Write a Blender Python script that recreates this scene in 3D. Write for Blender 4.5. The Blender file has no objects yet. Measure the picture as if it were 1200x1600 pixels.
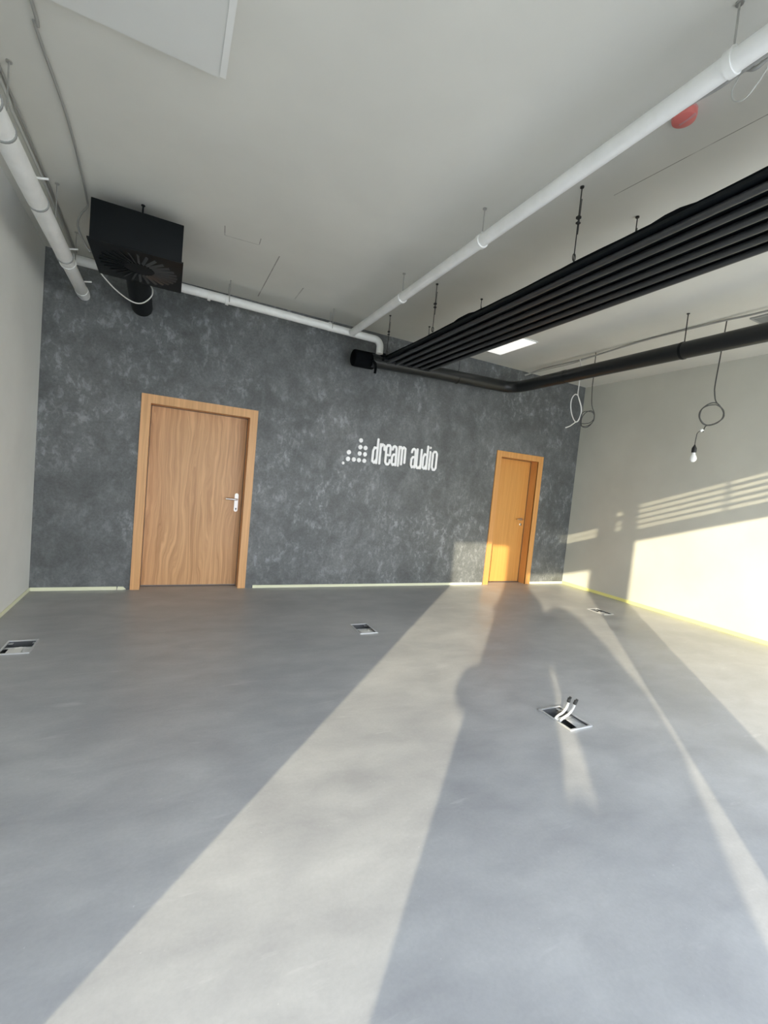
import bpy, bmesh, math, random
from mathutils import Vector, Matrix
random.seed(7)
S = bpy.context.scene
COL = S.collection

# ---------------------------------------------------------------- camera, sky, sun, exposure
FPX = 696.6132
ROLL, PITCH, YAW, CAM_Z = 0.0958, -0.0597, -0.4565, 1.3661
_cy, _sy, _cp, _sp = math.cos(YAW), math.sin(YAW), math.cos(PITCH), math.sin(PITCH)
FWD = Vector((-_sy*_cp, _cy*_cp, _sp)); _r = Vector((_cy, _sy, 0)); _u = _r.cross(FWD)
RIGHT = math.cos(ROLL)*_r + math.sin(ROLL)*_u
UP = -math.sin(ROLL)*_r + math.cos(ROLL)*_u
cd = bpy.data.cameras.new('camera'); cam = bpy.data.objects.new('camera', cd); COL.objects.link(cam)
cd.sensor_fit = 'HORIZONTAL'; cd.sensor_width = 36.0; cd.lens = FPX/1200*36.0
cd.clip_start = 0.02; cd.clip_end = 200
m = Matrix((RIGHT, UP, -FWD)).transposed().to_4x4(); m.translation = (0, 0, CAM_Z)
cam.matrix_world = m
S.camera = cam

SUN_AZ, SUN_EL = math.radians(44.05), math.radians(13.7)
SUN_STRENGTH, SUN_COLOR = 8.0, (1.0, 0.88, 0.64)
SKY_STRENGTH = 6.6
S.view_settings.view_transform = 'Standard'; S.view_settings.look = 'None'
S.view_settings.gamma = 1.0; S.view_settings.use_curve_mapping = False
S.view_settings.exposure = 0.0
sd = bpy.data.lights.new('sun', 'SUN'); sun = bpy.data.objects.new('sun', sd); COL.objects.link(sun)
sd.energy = SUN_STRENGTH; sd.color = SUN_COLOR; sd.angle = math.radians(0.53)
tr = Vector((math.sin(SUN_AZ)*math.cos(SUN_EL), math.cos(SUN_AZ)*math.cos(SUN_EL), -math.sin(SUN_EL)))
sun.rotation_euler = tr.to_track_quat('-Z', 'Y').to_euler(); sun.location = (-8, -8, 6)

w = bpy.data.worlds.new('sky'); S.world = w; w.use_nodes = True
wn = w.node_tree.nodes; wl = w.node_tree.links; wn.clear()
wo = wn.new('ShaderNodeOutputWorld'); wb = wn.new('ShaderNodeBackground')
wc = wn.new('ShaderNodeTexCoord'); wsep = wn.new('ShaderNodeSeparateXYZ'); wr = wn.new('ShaderNodeValToRGB')
wl.new(wc.outputs['Generated'], wsep.inputs[0]); wl.new(wsep.outputs['Z'], wr.inputs[0])
wr.color_ramp.elements[0].position = 0.0; wr.color_ramp.elements[0].color = (0.91, 0.93, 0.94, 1)
wr.color_ramp.elements[1].position = 0.7; wr.color_ramp.elements[1].color = (0.70, 0.81, 1.0, 1)
wl.new(wr.outputs[0], wb.inputs[0]); wb.inputs[1].default_value = SKY_STRENGTH
wl.new(wb.outputs[0], wo.inputs[0])
S.cycles.max_bounces = 10; S.cycles.diffuse_bounces = 7; S.cycles.glossy_bounces = 4
S.cycles.use_denoising = True
S.cycles.sample_clamp_indirect = 8.0

# ---------------------------------------------------------------- dimensions (metres)
D = 5.3615; XL = -1.154; XR = 6.1135; H = 3.2904
YF = -0.6; TF = 0.1              # facade inner face and thickness
XO = -3.2; YL = 0.2              # the room widens to XO in front of YL

# ---------------------------------------------------------------- materials
def mat(name, color, rough=0.5, metal=0.0, spec=0.5, emit=None, estr=0.0):
    M = bpy.data.materials.new(name); M.use_nodes = True
    b = M.node_tree.nodes['Principled BSDF']
    b.inputs['Base Color'].default_value = (*color, 1); b.inputs['Roughness'].default_value = rough
    b.inputs['Metallic'].default_value = metal; b.inputs['Specular IOR Level'].default_value = spec
    if emit:
        b.inputs['Emission Color'].default_value = (*emit, 1); b.inputs['Emission Strength'].default_value = estr
    return M
class NT:
    def __init__(s, M):
        s.t = M.node_tree; s.b = s.t.nodes['Principled BSDF']
        s.co = s.t.nodes.new('ShaderNodeTexCoord').outputs['Object']
    def n(s, kind, **kw):
        x = s.t.nodes.new(kind)
        for k, v in kw.items(): setattr(x, k, v)
        return x
    def l(s, a, b): s.t.links.new(a, b)
    def map(s, scale=(1,1,1), loc=(0,0,0), rot=(0,0,0), src=None):
        x = s.n('ShaderNodeMapping'); x.inputs['Scale'].default_value = scale
        x.inputs['Location'].default_value = loc; x.inputs['Rotation'].default_value = rot
        s.l(src or s.co, x.inputs[0]); return x.outputs[0]
    def noise(s, vec, scale, detail=4, rough=0.55, dist=0.0):
        x = s.n('ShaderNodeTexNoise'); x.inputs['Scale'].default_value = scale
        x.inputs['Detail'].default_value = detail; x.inputs['Roughness'].default_value = rough
        x.inputs['Distortion'].default_value = dist; s.l(vec, x.inputs['Vector']); return x.outputs[0]
    def ramp(s, fac, stops):
        x = s.n('ShaderNodeValToRGB'); e = x.color_ramp.elements
        e[0].position, e[0].color = stops[0][0], (*stops[0][1], 1)
        e[1].position, e[1].color = stops[1][0], (*stops[1][1], 1)
        for p, c in stops[2:]:
            k = e.new(p); k.color = (*c, 1)
        s.l(fac, x.inputs[0]); return x.outputs[0]
    def mix(s, fac, a, b, mode='MIX'):
        x = s.n('ShaderNodeMix', data_type='RGBA', blend_type=mode)
        for sock, v in ((x.inputs[0], fac), (x.inputs[6], a), (x.inputs[7], b)):
            if hasattr(v, 'is_output'): s.l(v, sock)
            elif isinstance(v, tuple): sock.default_value = (*v, 1)
            else: sock.default_value = v
        return x.outputs[2]
    def math(s, op, a, b=None, c=None):
        x = s.n('ShaderNodeMath', operation=op)
        for sock, v in zip(x.inputs, (a, b, c)):
            if v is None: continue
            if hasattr(v, 'is_output'): s.l(v, sock)
            else: sock.default_value = v
        return x.outputs[0]
    def color(s, c): s.l(c, s.b.inputs['Base Color'])
    def rough(s, c): s.l(c, s.b.inputs['Roughness'])
    def bump(s, h, strength=0.2, dist=0.01):
        x = s.n('ShaderNodeBump'); x.inputs['Strength'].default_value = strength; x.inputs['Distance'].default_value = dist
        s.l(h, x.inputs['Height']); s.l(x.outputs[0], s.b.inputs['Normal'])
g3 = lambda v: (v, v, v)

def make_floor():
    M = mat('polished_microcement', (0.4, 0.4, 0.4), 0.42); t = NT(M)
    big = t.noise(t.map((0.9, 0.9, 1)), 0.9, 5, 0.55, 0.15)
    mid = t.noise(t.map((1.0, 1.9, 1), (3, 1, 0), (0, 0, 0.3)), 2.6, 8, 0.60, 0.25)
    fine = t.noise(t.map(), 70, 3, 0.6)
    c = t.ramp(big, [(0.3, (0.335, 0.34, 0.345)), (0.7, (0.445, 0.445, 0.44))])
    c = t.mix(0.75, c, t.ramp(mid, [(0.34, (0.80, 0.80, 0.81)), (0.68, (1.13, 1.13, 1.12))]), 'MULTIPLY')
    c = t.mix(0.22, c, t.ramp(fine, [(0.35, g3(0.85)), (0.65, g3(1.08))]), 'MULTIPLY')
    sm = t.noise(t.map((1.2, 6, 1), (5, 2, 0), (0, 0, 0.35)), 1.7, 6, 0.6, 0.2)
    c = t.mix(t.ramp(sm, [(0.64, g3(0)), (0.74, g3(0.35))]), c, (0.60, 0.60, 0.59))
    sp = t.noise(t.map((1, 1.5, 1), (2, 9, 0)), 48, 2, 0.5)
    c = t.mix(t.ramp(sp, [(0.74, g3(0)), (0.80, g3(0.45))]), c, (0.68, 0.68, 0.67))
    t.color(c); t.rough(t.ramp(mid, [(0.3, g3(0.34)), (0.7, g3(0.48))]))
    t.bump(t.noise(t.map(), 25, 4), 0.04, 0.004); return M
def make_stucco():
    M = mat('dark_decorative_plaster', (0.12, 0.125, 0.13), 0.5, 0.0, 0.5); t = NT(M)
    big = t.noise(t.map(), 1.0, 4, 0.6, 0.2)
    blot = t.noise(t.map((1, 1, 0.9)), 3.6, 8, 0.66, 0.3)
    fl = t.noise(t.map((1.25, 1, 0.8), (7, 0, 3)), 13.5, 7, 0.70, 0.4)
    fl2 = t.noise(t.map((1, 1, 1), (1, 0, 8)), 42, 4, 0.7, 0.4)
    c = t.ramp(big, [(0.3, (0.098, 0.106, 0.108)), (0.7, (0.140, 0.148, 0.149))])
    c = t.mix(1.0, c, t.ramp(blot, [(0.36, g3(0.78)), (0.64, g3(1.22))]), 'MULTIPLY')
    c = t.mix(0.5, c, t.ramp(fl2, [(0.35, g3(0.70)), (0.65, g3(1.30))]), 'MULTIPLY')
    k = t.math('MULTIPLY', t.ramp(fl, [(0.50, g3(0)), (0.62, g3(1))]), t.ramp(blot, [(0.42, g3(0.04)), (0.60, g3(0.62))]))
    k = t.math('MULTIPLY', k, t.ramp(t.noise(t.map((0.7, 1, 0.9), (4, 0, 1)), 1.2, 2, 0.5), [(0.36, g3(0.25)), (0.60, g3(1.0))]))
    c = t.mix(k, c, (0.36, 0.385, 0.40))
    t.color(c); t.rough(t.ramp(fl, [(0.35, g3(0.55)), (0.65, g3(0.36))]))
    t.bump(t.math('ADD', fl, fl2), 0.10, 0.005); return M
def make_paint(name, col, var=0.06):
    M = mat(name, col, 0.75, 0, 0.3); t = NT(M)
    a = t.noise(t.map(), 1.2, 4); b = t.noise(t.map(), 140, 2)
    c = t.ramp(a, [(0.3, tuple(v*(1-var) for v in col)), (0.7, tuple(v*(1+var) for v in col))])
    t.color(c); t.bump(b, 0.05, 0.002); return M, t, c
def make_ceiling():
    M, t, c = make_paint('ceiling_paint', (0.67, 0.665, 0.615), 0.05)
    sp = t.n('ShaderNodeSeparateXYZ'); t.l(t.co, sp.inputs[0]); X, Y = sp.outputs[0], sp.outputs[1]
    def line(x0, y0, x1, y1, wd):           # a drawn or cracked line on the plaster
        dx, dy = x1-x0, y1-y0; L = math.hypot(dx, dy); nx, ny = -dy/L, dx/L; tx, ty = dx/L, dy/L
        off = t.math('ABSOLUTE', t.math('ADD', t.math('ADD', t.math('MULTIPLY', X, nx), t.math('MULTIPLY', Y, ny)), -(x0*nx+y0*ny)))
        al = t.math('ADD', t.math('ADD', t.math('MULTIPLY', X, tx), t.math('MULTIPLY', Y, ty)), -(x0*tx+y0*ty+L/2))
        return t.math('MULTIPLY', t.math('LESS_THAN', off, wd/2), t.math('LESS_THAN', t.math('ABSOLUTE', al), L/2))
    ls = [line(2.49, 0.9, 2.38, 2.05, 0.006), line(0.29, 3.93, 0.305, 4.08, 0.007), line(0.305, 4.085, 0.58, 4.065, 0.007),
          line(0.58, 4.06, 0.575, 3.95, 0.007), line(0.772, 4.15, 0.771, 5.2, 0.010), line(1.13, 4.66, 1.129, 5.0, 0.012)]
    acc = ls[0]
    for q in ls[1:]: acc = t.math('MAXIMUM', acc, q)
    br = t.noise(t.map(), 6, 3)
    acc = t.math('MULTIPLY', acc, t.ramp(br, [(0.35, g3(0.25)), (0.55, g3(0.8))]))
    t.color(t.mix(acc, c, (0.22, 0.21, 0.19))); return M
def make_oak(name, dark, light, figure=1.0):
    M = mat(name, light, 0.42); t = NT(M)
    warp = t.noise(t.map((2.2, 1, 0.55)), 1.6, 3, 0.5, 0.3)
    v = t.n('ShaderNodeVectorMath', operation='SCALE'); t.l(warp, v.inputs[0]); v.inputs['Scale'].default_value = 0.22*figure
    ad = t.n('ShaderNodeVectorMath', operation='ADD'); t.l(t.co, ad.inputs[0]); t.l(v.outputs[0], ad.inputs[1])
    wv = t.noise(t.map((26, 3, 0.5), src=ad.outputs[0]), 1.5, 7, 0.62, 0.4)
    fib = t.noise(t.map((150, 40, 2.2)), 1.0, 3, 0.6)
    c = t.ramp(wv, [(0.30, dark), (0.64, light)])
    c = t.mix(0.35, c, t.ramp(fib, [(0.3, g3(0.72)), (0.65, g3(1.1))]), 'MULTIPLY')
    t.color(c); t.bump(fib, 0.05, 0.002); return M
MF = make_floor(); MS = make_stucco(); MC = make_ceiling()
MWL = make_paint('wall_paint_grey', (0.74, 0.75, 0.72))[0]
MWR = make_paint('wall_paint_warm_grey', (0.565, 0.565, 0.50))[0]
MWF = make_paint('facade_paint', (0.70, 0.70, 0.68))[0]
MOAK = make_oak('oak_veneer', (0.46, 0.235, 0.095), (0.72, 0.42, 0.205), 1.2)
MOAKF = make_oak('oak_frame', (0.62, 0.33, 0.135), (0.78, 0.44, 0.195), 0.4)
MOAK2 = make_oak('honey_oak_veneer', (0.60, 0.28, 0.068), (0.70, 0.345, 0.092), 0.5)
MOAK2F = make_oak('honey_oak_frame', (0.60, 0.28, 0.08), (0.72, 0.36, 0.115), 0.3)
MTHR = mat('threshold_brown', (0.10, 0.075, 0.06), 0.5)
MSTEEL = mat('satin_steel', (0.72, 0.71, 0.69), 0.28, 1.0)
MPLATE = mat('satin_nickel', (0.80, 0.78, 0.75), 0.42, 0.6)
MZINC = mat('galvanised_steel', (0.80, 0.81, 0.82), 0.30, 0.65)
MHOLE = mat('keyhole_black', (0.01, 0.01, 0.01), 0.6)
def make_white_pipe():
    M = mat('white_painted_pipe', (0.70, 0.71, 0.69), 0.4); t = NT(M)
    a = t.noise(t.map(), 9, 4); t.color(t.ramp(a, [(0.3, (0.80, 0.81, 0.79)), (0.7, (0.88, 0.89, 0.87))])); return M
MPIPE = make_white_pipe()
MRING = mat('pipe_seal_grey', (0.30, 0.31, 0.30), 0.6)
MROD = mat('zinc_rod', (0.45, 0.45, 0.43), 0.4, 0.6)
MBLK = mat('black_powder_coat', (0.0025, 0.0045, 0.006), 0.5, 0, 0.25)
MBLKG = mat('black_gloss_tube', (0.030, 0.032, 0.034), 0.32, 0, 0.8)
MDUCT = mat('black_duct_paint', (0.008, 0.010, 0.011), 0.36, 0, 0.5)
MMAT = mat('black_insulation', (0.003, 0.004, 0.005), 0.9, 0, 0.1)
MWIRE = mat('black_wire', (0.015, 0.015, 0.015), 0.5)
MCABG = mat('grey_cable', (0.34, 0.34, 0.32), 0.5)
MCABL = mat('light_grey_cable', (0.52, 0.53, 0.50), 0.5)
MCABW = mat('white_cable', (0.75, 0.75, 0.72), 0.45)
MCABD = mat('dark_cable', (0.05, 0.05, 0.045), 0.5)
MLOGO = mat('white_acrylic', (0.95, 0.95, 0.95), 0.4)
MRED = mat('red_plastic', (0.72, 0.20, 0.18), 0.4)
MREDD = mat('pink_plastic', (0.62, 0.30, 0.30), 0.45)
MSTRIP = mat('pale_yellow_foam', (0.80, 0.81, 0.60), 0.8)
MSTRIP_SUN = mat('sunlit_yellow_foam', (0.82, 0.80, 0.30), 0.8)  # same foam, with the sun's warm yellow put into its colour
MPIT = mat('shaded_pit_metal', (0.10, 0.105, 0.11), 0.5, 0.3)  # sheet metal darkened so the recess shade sits in its colour
MBULB = mat('frosted_bulb', (0.88, 0.88, 0.84), 0.25)
MLED = mat('light_panel_diffuser', (0.85, 0.85, 0.83), 0.5, 0, 0.5, (1.0, 1.0, 0.96), 0.75)
MGRID = mat('grey_vent_metal', (0.36, 0.37, 0.36), 0.5, 0.3)
MPANEL = make_paint('ceiling_board_paint', (0.68, 0.685, 0.66), 0.04)[0]
MTRIMW = mat('white_edge_profile', (0.78, 0.79, 0.77), 0.5)
MFRAME = mat('anthracite_profile', (0.06, 0.06, 0.065), 0.4)
MSLAT = mat('aluminium_slat', (0.55, 0.55, 0.55), 0.4, 0.4)
def make_leaf():
    M = mat('conifer_foliage', (0.05, 0.10, 0.03), 0.8); t = NT(M)
    t.color(t.ramp(t.noise(t.map(), 22, 5), [(0.35, (0.02, 0.05, 0.015)), (0.65, (0.08, 0.15, 0.05))])); return M
MLEAF = make_leaf(); MPOT = mat('grey_planter', (0.22, 0.22, 0.22), 0.7); MBARK = mat('bark', (0.12, 0.08, 0.05), 0.9)
MGND = make_paint('outdoor_paving', (0.50, 0.49, 0.46), 0.1)[0]

# ---------------------------------------------------------------- mesh helpers
def tag(o, label=None, cat=None, group=None, kind=None):
    if label: o['label'] = label
    if cat: o['category'] = cat
    if group: o['group'] = group
    if kind: o['kind'] = kind
    return o
def empty(name, loc, label, cat, group=None, kind=None):
    o = bpy.data.objects.new(name, None); COL.objects.link(o); o.location = loc; o.empty_display_size = 0.1
    return tag(o, label, cat, group, kind)
def obj(name, bm, M, parent=None, smooth=None):
    """link bm as one mesh object; bm is in world coordinates"""
    bmesh.ops.recalc_face_normals(bm, faces=bm.faces)
    me = bpy.data.meshes.new(name)
    if parent is not None:
        off = Vector((0, 0, 0)); p = parent
        while p is not None: off += p.location; p = p.parent
        bmesh.ops.translate(bm, vec=-off, verts=bm.verts)
    bm.to_mesh(me); bm.free()
    me.materials.append(M)
    o = bpy.data.objects.new(name, me); COL.objects.link(o)
    if parent is not None: o.parent = parent
    if smooth:
        for p in me.polygons: p.use_smooth = True
        me.set_sharp_from_angle(angle=math.radians(smooth))
    return o
def box(bm, x0, x1, y0, y1, z0, z1, bev=0.0):
    vs = [bm.verts.new((x, y, z)) for x in (x0, x1) for y in (y0, y1) for z in (z0, z1)]
    fs = [bm.faces.new([vs[i] for i in f]) for f in ((0,1,3,2),(4,6,7,5),(0,4,5,1),(2,3,7,6),(0,2,6,4),(1,5,7,3))]
    if bev > 0:
        es = {e for f in fs for e in f.edges}
        bmesh.ops.bevel(bm, geom=list(es), offset=bev, segments=2, affect='EDGES', profile=0.6)
def boxm(name, M, parent, *a, bev=0.0):
    bm = bmesh.new(); box(bm, *a, bev=bev); return obj(name, bm, M, parent, 35 if bev else None)
def smooth_path(pts, n=6):
    P = [Vector(p) for p in pts]
    if len(P) < 3: return P
    out = []
    for i in range(len(P)-1):
        p0 = P[max(i-1, 0)]; p1 = P[i]; p2 = P[i+1]; p3 = P[min(i+2, len(P)-1)]
        for k in range(n):
            t = k/n
            out.append(0.5*((2*p1)+(p2-p0)*t+(2*p0-5*p1+4*p2-p3)*t*t+(-p0+3*p1-3*p2+p3)*t**3))
    out.append(P[-1]); return out
def tube(bm, pts, r, seg=10, cap=True):
    P = [Vector(p) for p in pts]; N = len(P)
    rr = r if isinstance(r, (list, tuple)) else [r]*N
    T = [(P[min(i+1, N-1)]-P[max(i-1, 0)]).normalized() for i in range(N)]
    a = Vector((0, 0, 1)) if abs(T[0].z) < 0.9 else Vector((1, 0, 0))
    n = (a-T[0]*a.dot(T[0])).normalized(); rings = []
    for i in range(N):
        n = (n-T[i]*n.dot(T[i])).normalized(); b = T[i].cross(n)
        rings.append([bm.verts.new(P[i]+rr[i]*(math.cos(2*math.pi*k/seg)*n+math.sin(2*math.pi*k/seg)*b)) for k in range(seg)])
    for i in range(N-1):
        for k in range(seg):
            bm.faces.new((rings[i][k], rings[i][(k+1) % seg], rings[i+1][(k+1) % seg], rings[i+1][k]))
    if cap:
        bm.faces.new(rings[0][::-1]); bm.faces.new(rings[-1])
def tubem(name, M, parent, pts, r, seg=10):
    bm = bmesh.new(); tube(bm, pts, r, seg); return obj(name, bm, M, parent, 50)
def lathe(bm, prof, seg=24, axis=Vector((0, 0, 1)), org=Vector((0, 0, 0)), jit=None):
    """profile of (radius, distance along the axis)"""
    ax = axis.normalized(); a = Vector((1, 0, 0)) if abs(ax.x) < 0.9 else Vector((0, 1, 0))
    n = (a-ax*a.dot(ax)).normalized(); b = ax.cross(n); rings = []
    for i, (r, h) in enumerate(prof):
        ring = []
        for k in range(seg):
            q = r*(1 if jit is None else jit(i, k)); an = 2*math.pi*k/seg
            ring.append(bm.verts.new(org+ax*h+q*(math.cos(an)*n+math.sin(an)*b)))
        rings.append(ring)
    for i in range(len(rings)-1):
        for k in range(seg):
            bm.faces.new((rings[i][k], rings[i][(k+1) % seg], rings[i+1][(k+1) % seg], rings[i+1][k]))
    bm.faces.new(rings[0][::-1]); bm.faces.new(rings[-1])
def slab(bm, u0, u1, v0, v1, holes, w0, w1, f):
    """a slab over (u, v) with rectangular holes, between depths w0 and w1; f maps (u, v, w) to a point"""
    us = sorted({u0, u1, *[h[0] for h in holes], *[h[1] for h in holes]}); us = [u for u in us if u0 <= u <= u1]
    vs = sorted({v0, v1, *[h[2] for h in holes], *[h[3] for h in holes]}); vs = [v for v in vs if v0 <= v <= v1]
    nu, nv = len(us)-1, len(vs)-1
    solid = [[not any(h[0] <= (us[i]+us[i+1])/2 <= h[1] and h[2] <= (vs[j]+vs[j+1])/2 <= h[3] for h in holes) for j in range(nv)] for i in range(nu)]
    V = {}
    def v(i, j, k):
        if (i, j, k) not in V: V[i, j, k] = bm.verts.new(f(us[i], vs[j], (w0, w1)[k]))
        return V[i, j, k]
    S_ = lambda i, j: 0 <= i < nu and 0 <= j < nv and solid[i][j]
    for i in range(nu):
        for j in range(nv):
            if not solid[i][j]: continue
            bm.faces.new((v(i,j,0), v(i+1,j,0), v(i+1,j+1,0), v(i,j+1,0))); bm.faces.new((v(i,j,1), v(i,j+1,1), v(i+1,j+1,1), v(i+1,j,1)))
            if not S_(i-1, j): bm.faces.new((v(i,j,0), v(i,j+1,0), v(i,j+1,1), v(i,j,1)))
            if not S_(i+1, j): bm.faces.new((v(i+1,j,0), v(i+1,j,1), v(i+1,j+1,1), v(i+1,j+1,0)))
            if not S_(i, j-1): bm.faces.new((v(i,j,0), v(i,j,1), v(i+1,j,1), v(i+1,j,0)))
            if not S_(i, j+1): bm.faces.new((v(i,j+1,0), v(i+1,j+1,0), v(i+1,j+1,1), v(i,j+1,1)))

# ---------------------------------------------------------------- room shell
FLOOR_BOXES = [(-0.945, -0.772, 3.672, 3.925), (1.660, 1.832, 3.622, 3.880), (2.272, 2.455, 1.796, 2.052), (5.055, 5.235, 3.72, 3.975)]
bm = bmesh.new(); slab(bm, XO, XR, YF-TF, D+0.3, FLOOR_BOXES, -0.12, 0.0, lambda u, v, z: (u, v, z))
tag(obj('floor', bm, MF), 'grey mottled polished cement floor', 'floor', kind='structure')
bm = bmesh.new(); box(bm, XO, XR, YF-TF, D, H, H+0.2)
tag(obj('ceiling', bm, MC), 'light grey painted ceiling', 'ceiling', kind='structure')
DOOR1 = (-0.20, 0.812, 0.0, 1.988); DOOR2 = (4.512, 5.262, 0.0, 1.966)
bm = bmesh.new(); slab(bm, XL-0.2, XR+0.2, 0.0, H+0.2, [(a-0.03, b+0.03, c, d+0.03) for a, b, c, d in (DOOR1, DOOR2)], D, D+0.3, lambda u, v, y: (u, y, v))
tag(obj('wall_back', bm, MS), 'dark grey mottled plaster wall with two wooden doors', 'wall', kind='structure')
bm = bmesh.new(); box(bm, XL-0.2, XL, YL, D, 0, H+0.2)
tag(obj('wall_left', bm, MWL), 'plain light grey wall on the left', 'wall', kind='structure')
bm = bmesh.new(); box(bm, XO, XL-0.2, YL, YL+0.2, 0, H+0.2); box(bm, XO-0.2, XO, YF-TF, YL+0.2, 0, H+0.2)
tag(obj('wall_entrance', bm, MWL), 'grey wall closing the entrance side behind the viewer', 'wall', kind='structure')
bm = bmesh.new(); box(bm, XR, XR+0.2, YF-TF, D, 0, H+0.2)
tag(obj('wall_right', bm, MWR), 'light grey wall on the right in sunlight', 'wall', kind='structure')

# the glazed front behind the viewer; the sun comes in through its openings
OPENINGS = [(-2.125, -0.918, 0.02, 2.69), (-0.893, 0.835, 0.02, 2.21), (1.417, 6.0, 0.02, 2.55),
            (1.417, 6.0, 2.69, 3.08), (0.067, 0.875, 2.69, 2.87), (1.097, 1.255, 2.72, 3.10), (-3.15, -2.25, 0.02, 2.69)]
OPENINGS = OPENINGS[:6]
bm = bmesh.new(); slab(bm, XO, XR, 0.0, H+0.2, OPENINGS, YF-TF, YF, lambda u, v, y: (u, y, v))
tag(obj('wall_front', bm, MWF), 'front wall with tall window openings behind the viewer', 'wall', kind='structure')
def louvre(name, x0, x1, zs, hh, posts=()):
    bm = bmesh.new()
    for z in zs:
        box(bm, x0, x1, YF-0.065, YF-0.035, z-hh, z+hh)
    for p in posts: box(bm, p-0.012, p+0.012, YF-0.065, YF-0.035, min(zs)-0.03, max(zs)+0.03)
    return tag(obj(name, bm, MSLAT), 'horizontal louvre slats over the front window', 'louvre', kind='structure')
louvre('trim_1', 1.417, 6.0, [2.70+0.077*k for k in range(6)], 0.026, (2.52,))
louvre('trim_2', 0.067, 0.875, [2.715+0.075*k for k in range(3)], 0.021)
louvre('trim_3', 1.097, 1.255, [2.735, 2.82, 2.90, 2.96, 3.05], 0.026)
bm = bmesh.new(); box(bm, -30, 30, -40, YF-TF, -0.14, -0.02)
tag(obj('ground', bm, MGND), 'paved ground outside the front windows', 'ground', kind='structure')
def shadow_shrub(cx, cy, rows, label, seed, clumps=()):  # plants added out of view to shape the shadow on the floor
    """unseen potted plant added as a shadow caster; rows of (height, offset in x, radius) shape the crown"""
    rnd = random.Random(seed)
    t = empty('potted_shadow_shrub', (cx, cy, -0.02), label, 'shadow_shrub')
    bm = bmesh.new(); lathe(bm, [(0.15, 0), (0.19, 0.40), (0.20, 0.40), (0.20, 0.44), (0.17, 0.44), (0.165, 0.40)], 24, org=Vector((cx, cy, -0.02)))
    obj('planter', bm, MPOT, t, 40)
    tubem('stem', MBARK, t, [(cx, cy, 0.36), (cx+rows[0][1], cy, rows[0][0]+0.05)], 0.03)
    bm = bmesh.new(); fine = []
    for (z0, o0, r0), (z1, o1, r1) in zip(rows, rows[1:]):
        n = max(1, round((z1-z0)/0.07))
        fine += [(z0+(z1-z0)*k/n, o0+(o1-o0)*k/n, r0+(r1-r0)*k/n) for k in range(n)]
    fine.append(rows[-1]); rr = []
    for z, o, r in fine:
        rr.append([bm.verts.new((cx+o+r*q*math.cos(a), cy+r*q*0.8*math.sin(a), z+rnd.uniform(-.012, .012))) for a, q in [(2*math.pi*k/28, rnd.uniform(0.95, 1.05)) for k in range(28)]])
    for a, b in zip(rr, rr[1:]):
        for k in range(28): bm.faces.new((a[k], a[(k+1) % 28], b[(k+1) % 28], b[k]))
    bm.faces.new(rr[0][::-1]); bm.faces.new(rr[-1])
    for x, z, r in clumps:
        g = bmesh.ops.create_icosphere(bm, subdivisions=2, radius=r)
        for v in g['verts']: v.co = v.co*rnd.uniform(0.93, 1.07)+Vector((x, cy, z))
    obj('foliage', bm, MLEAF, t, 60)
sx = lambda x0, y: x0+0.9673*y; sz = lambda z0, y: z0-0.3406*y     # along the sun's ray to depth y
Y1, Y2, Y3 = -1.45, -2.25, -3.1  # crowns below are shaped to cast the wanted shadow outline
shadow_shrub(sx(0.06, Y1), Y1, [(sz(a, Y1), b-0.06, c) for a, b, c in ((0.1, 0.06, 0.28), (0.4, 0.06, 0.30), (1.3, 0.06, 0.30), (1.5, 0.03, 0.30), (1.7, -0.06, 0.21), (2.0, -0.10, 0.18), (2.08, -0.10, 0.03))],
      'added shadow caster, tall potted plant unseen outside the entrance beside the left window', 3, [(sx(-0.345, Y1), sz(0.84, Y1), 0.105), (sx(-0.26, Y1), sz(1.40, Y1), 0.10)])
shadow_shrub(sx(0.95, Y2), Y2, [(sz(a, Y2), b-0.95, c) for a, b, c in ((-0.1, 0.95, 0.20), (0.25, 0.94, 0.22), (0.55, 0.97, 0.32), (0.70, 0.94, 0.34), (1.0, 0.80, 0.32), (1.28, 0.70, 0.22), (1.38, 0.68, 0.05))],
      'added shadow caster, leaning potted plant unseen outside the entrance beside the pillar', 5)
shadow_shrub(sx(0.52, Y3), Y3, [(sz(a, Y3), b-0.52, c) for a, b, c in ((-0.3, 0.52, 0.15), (-0.1, 0.52, 0.24), (0.2, 0.52, 0.24), (0.36, 0.52, 0.18), (0.45, 0.52, 0.04))],
      'added shadow caster, low round potted plant unseen further out from the entrance', 6)

# ---------------------------------------------------------------- edge strips along the wall bases
def strip(name, label, pieces, M=None):
    bm = bmesh.new()
    for a in pieces: box(bm, *a, bev=0.003)
    return tag(obj(name, bm, M or MSTRIP), label, 'edge strip', kind='structure')
strip('baseboard_left', 'pale yellow foam strip along the left wall', [(XL, XL+0.010, YL, D, 0, 0.034)])
strip('baseboard_right', 'pale yellow foam strip along the sunlit right wall', [(XR-0.012, XR, YF, D-0.01, 0, 0.045)], MSTRIP_SUN)
bm = bmesh.new(); box(bm, XL+0.010, -0.41, D-0.010, D, 0, 0.036, 0.003)
q = [(-0.405, 0.002), (-0.40, 0.036), (-0.35, 0.034), (-0.325, 0.006), (-0.36, 0.0)]
vs = [[bm.verts.new((x, y, z)) for x, z in q] for y in (D-0.012, D)]
bm.faces.new(vs[0]); bm.faces.new(vs[1][::-1])
for i in range(5): bm.faces.new((vs[0][i], vs[0][(i+1) % 5], vs[1][(i+1) % 5], vs[1][i]))
tag(obj('baseboard_back', bm, MSTRIP), 'torn pale yellow foam strip between left corner and large door', 'edge strip', kind='structure')
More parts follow.
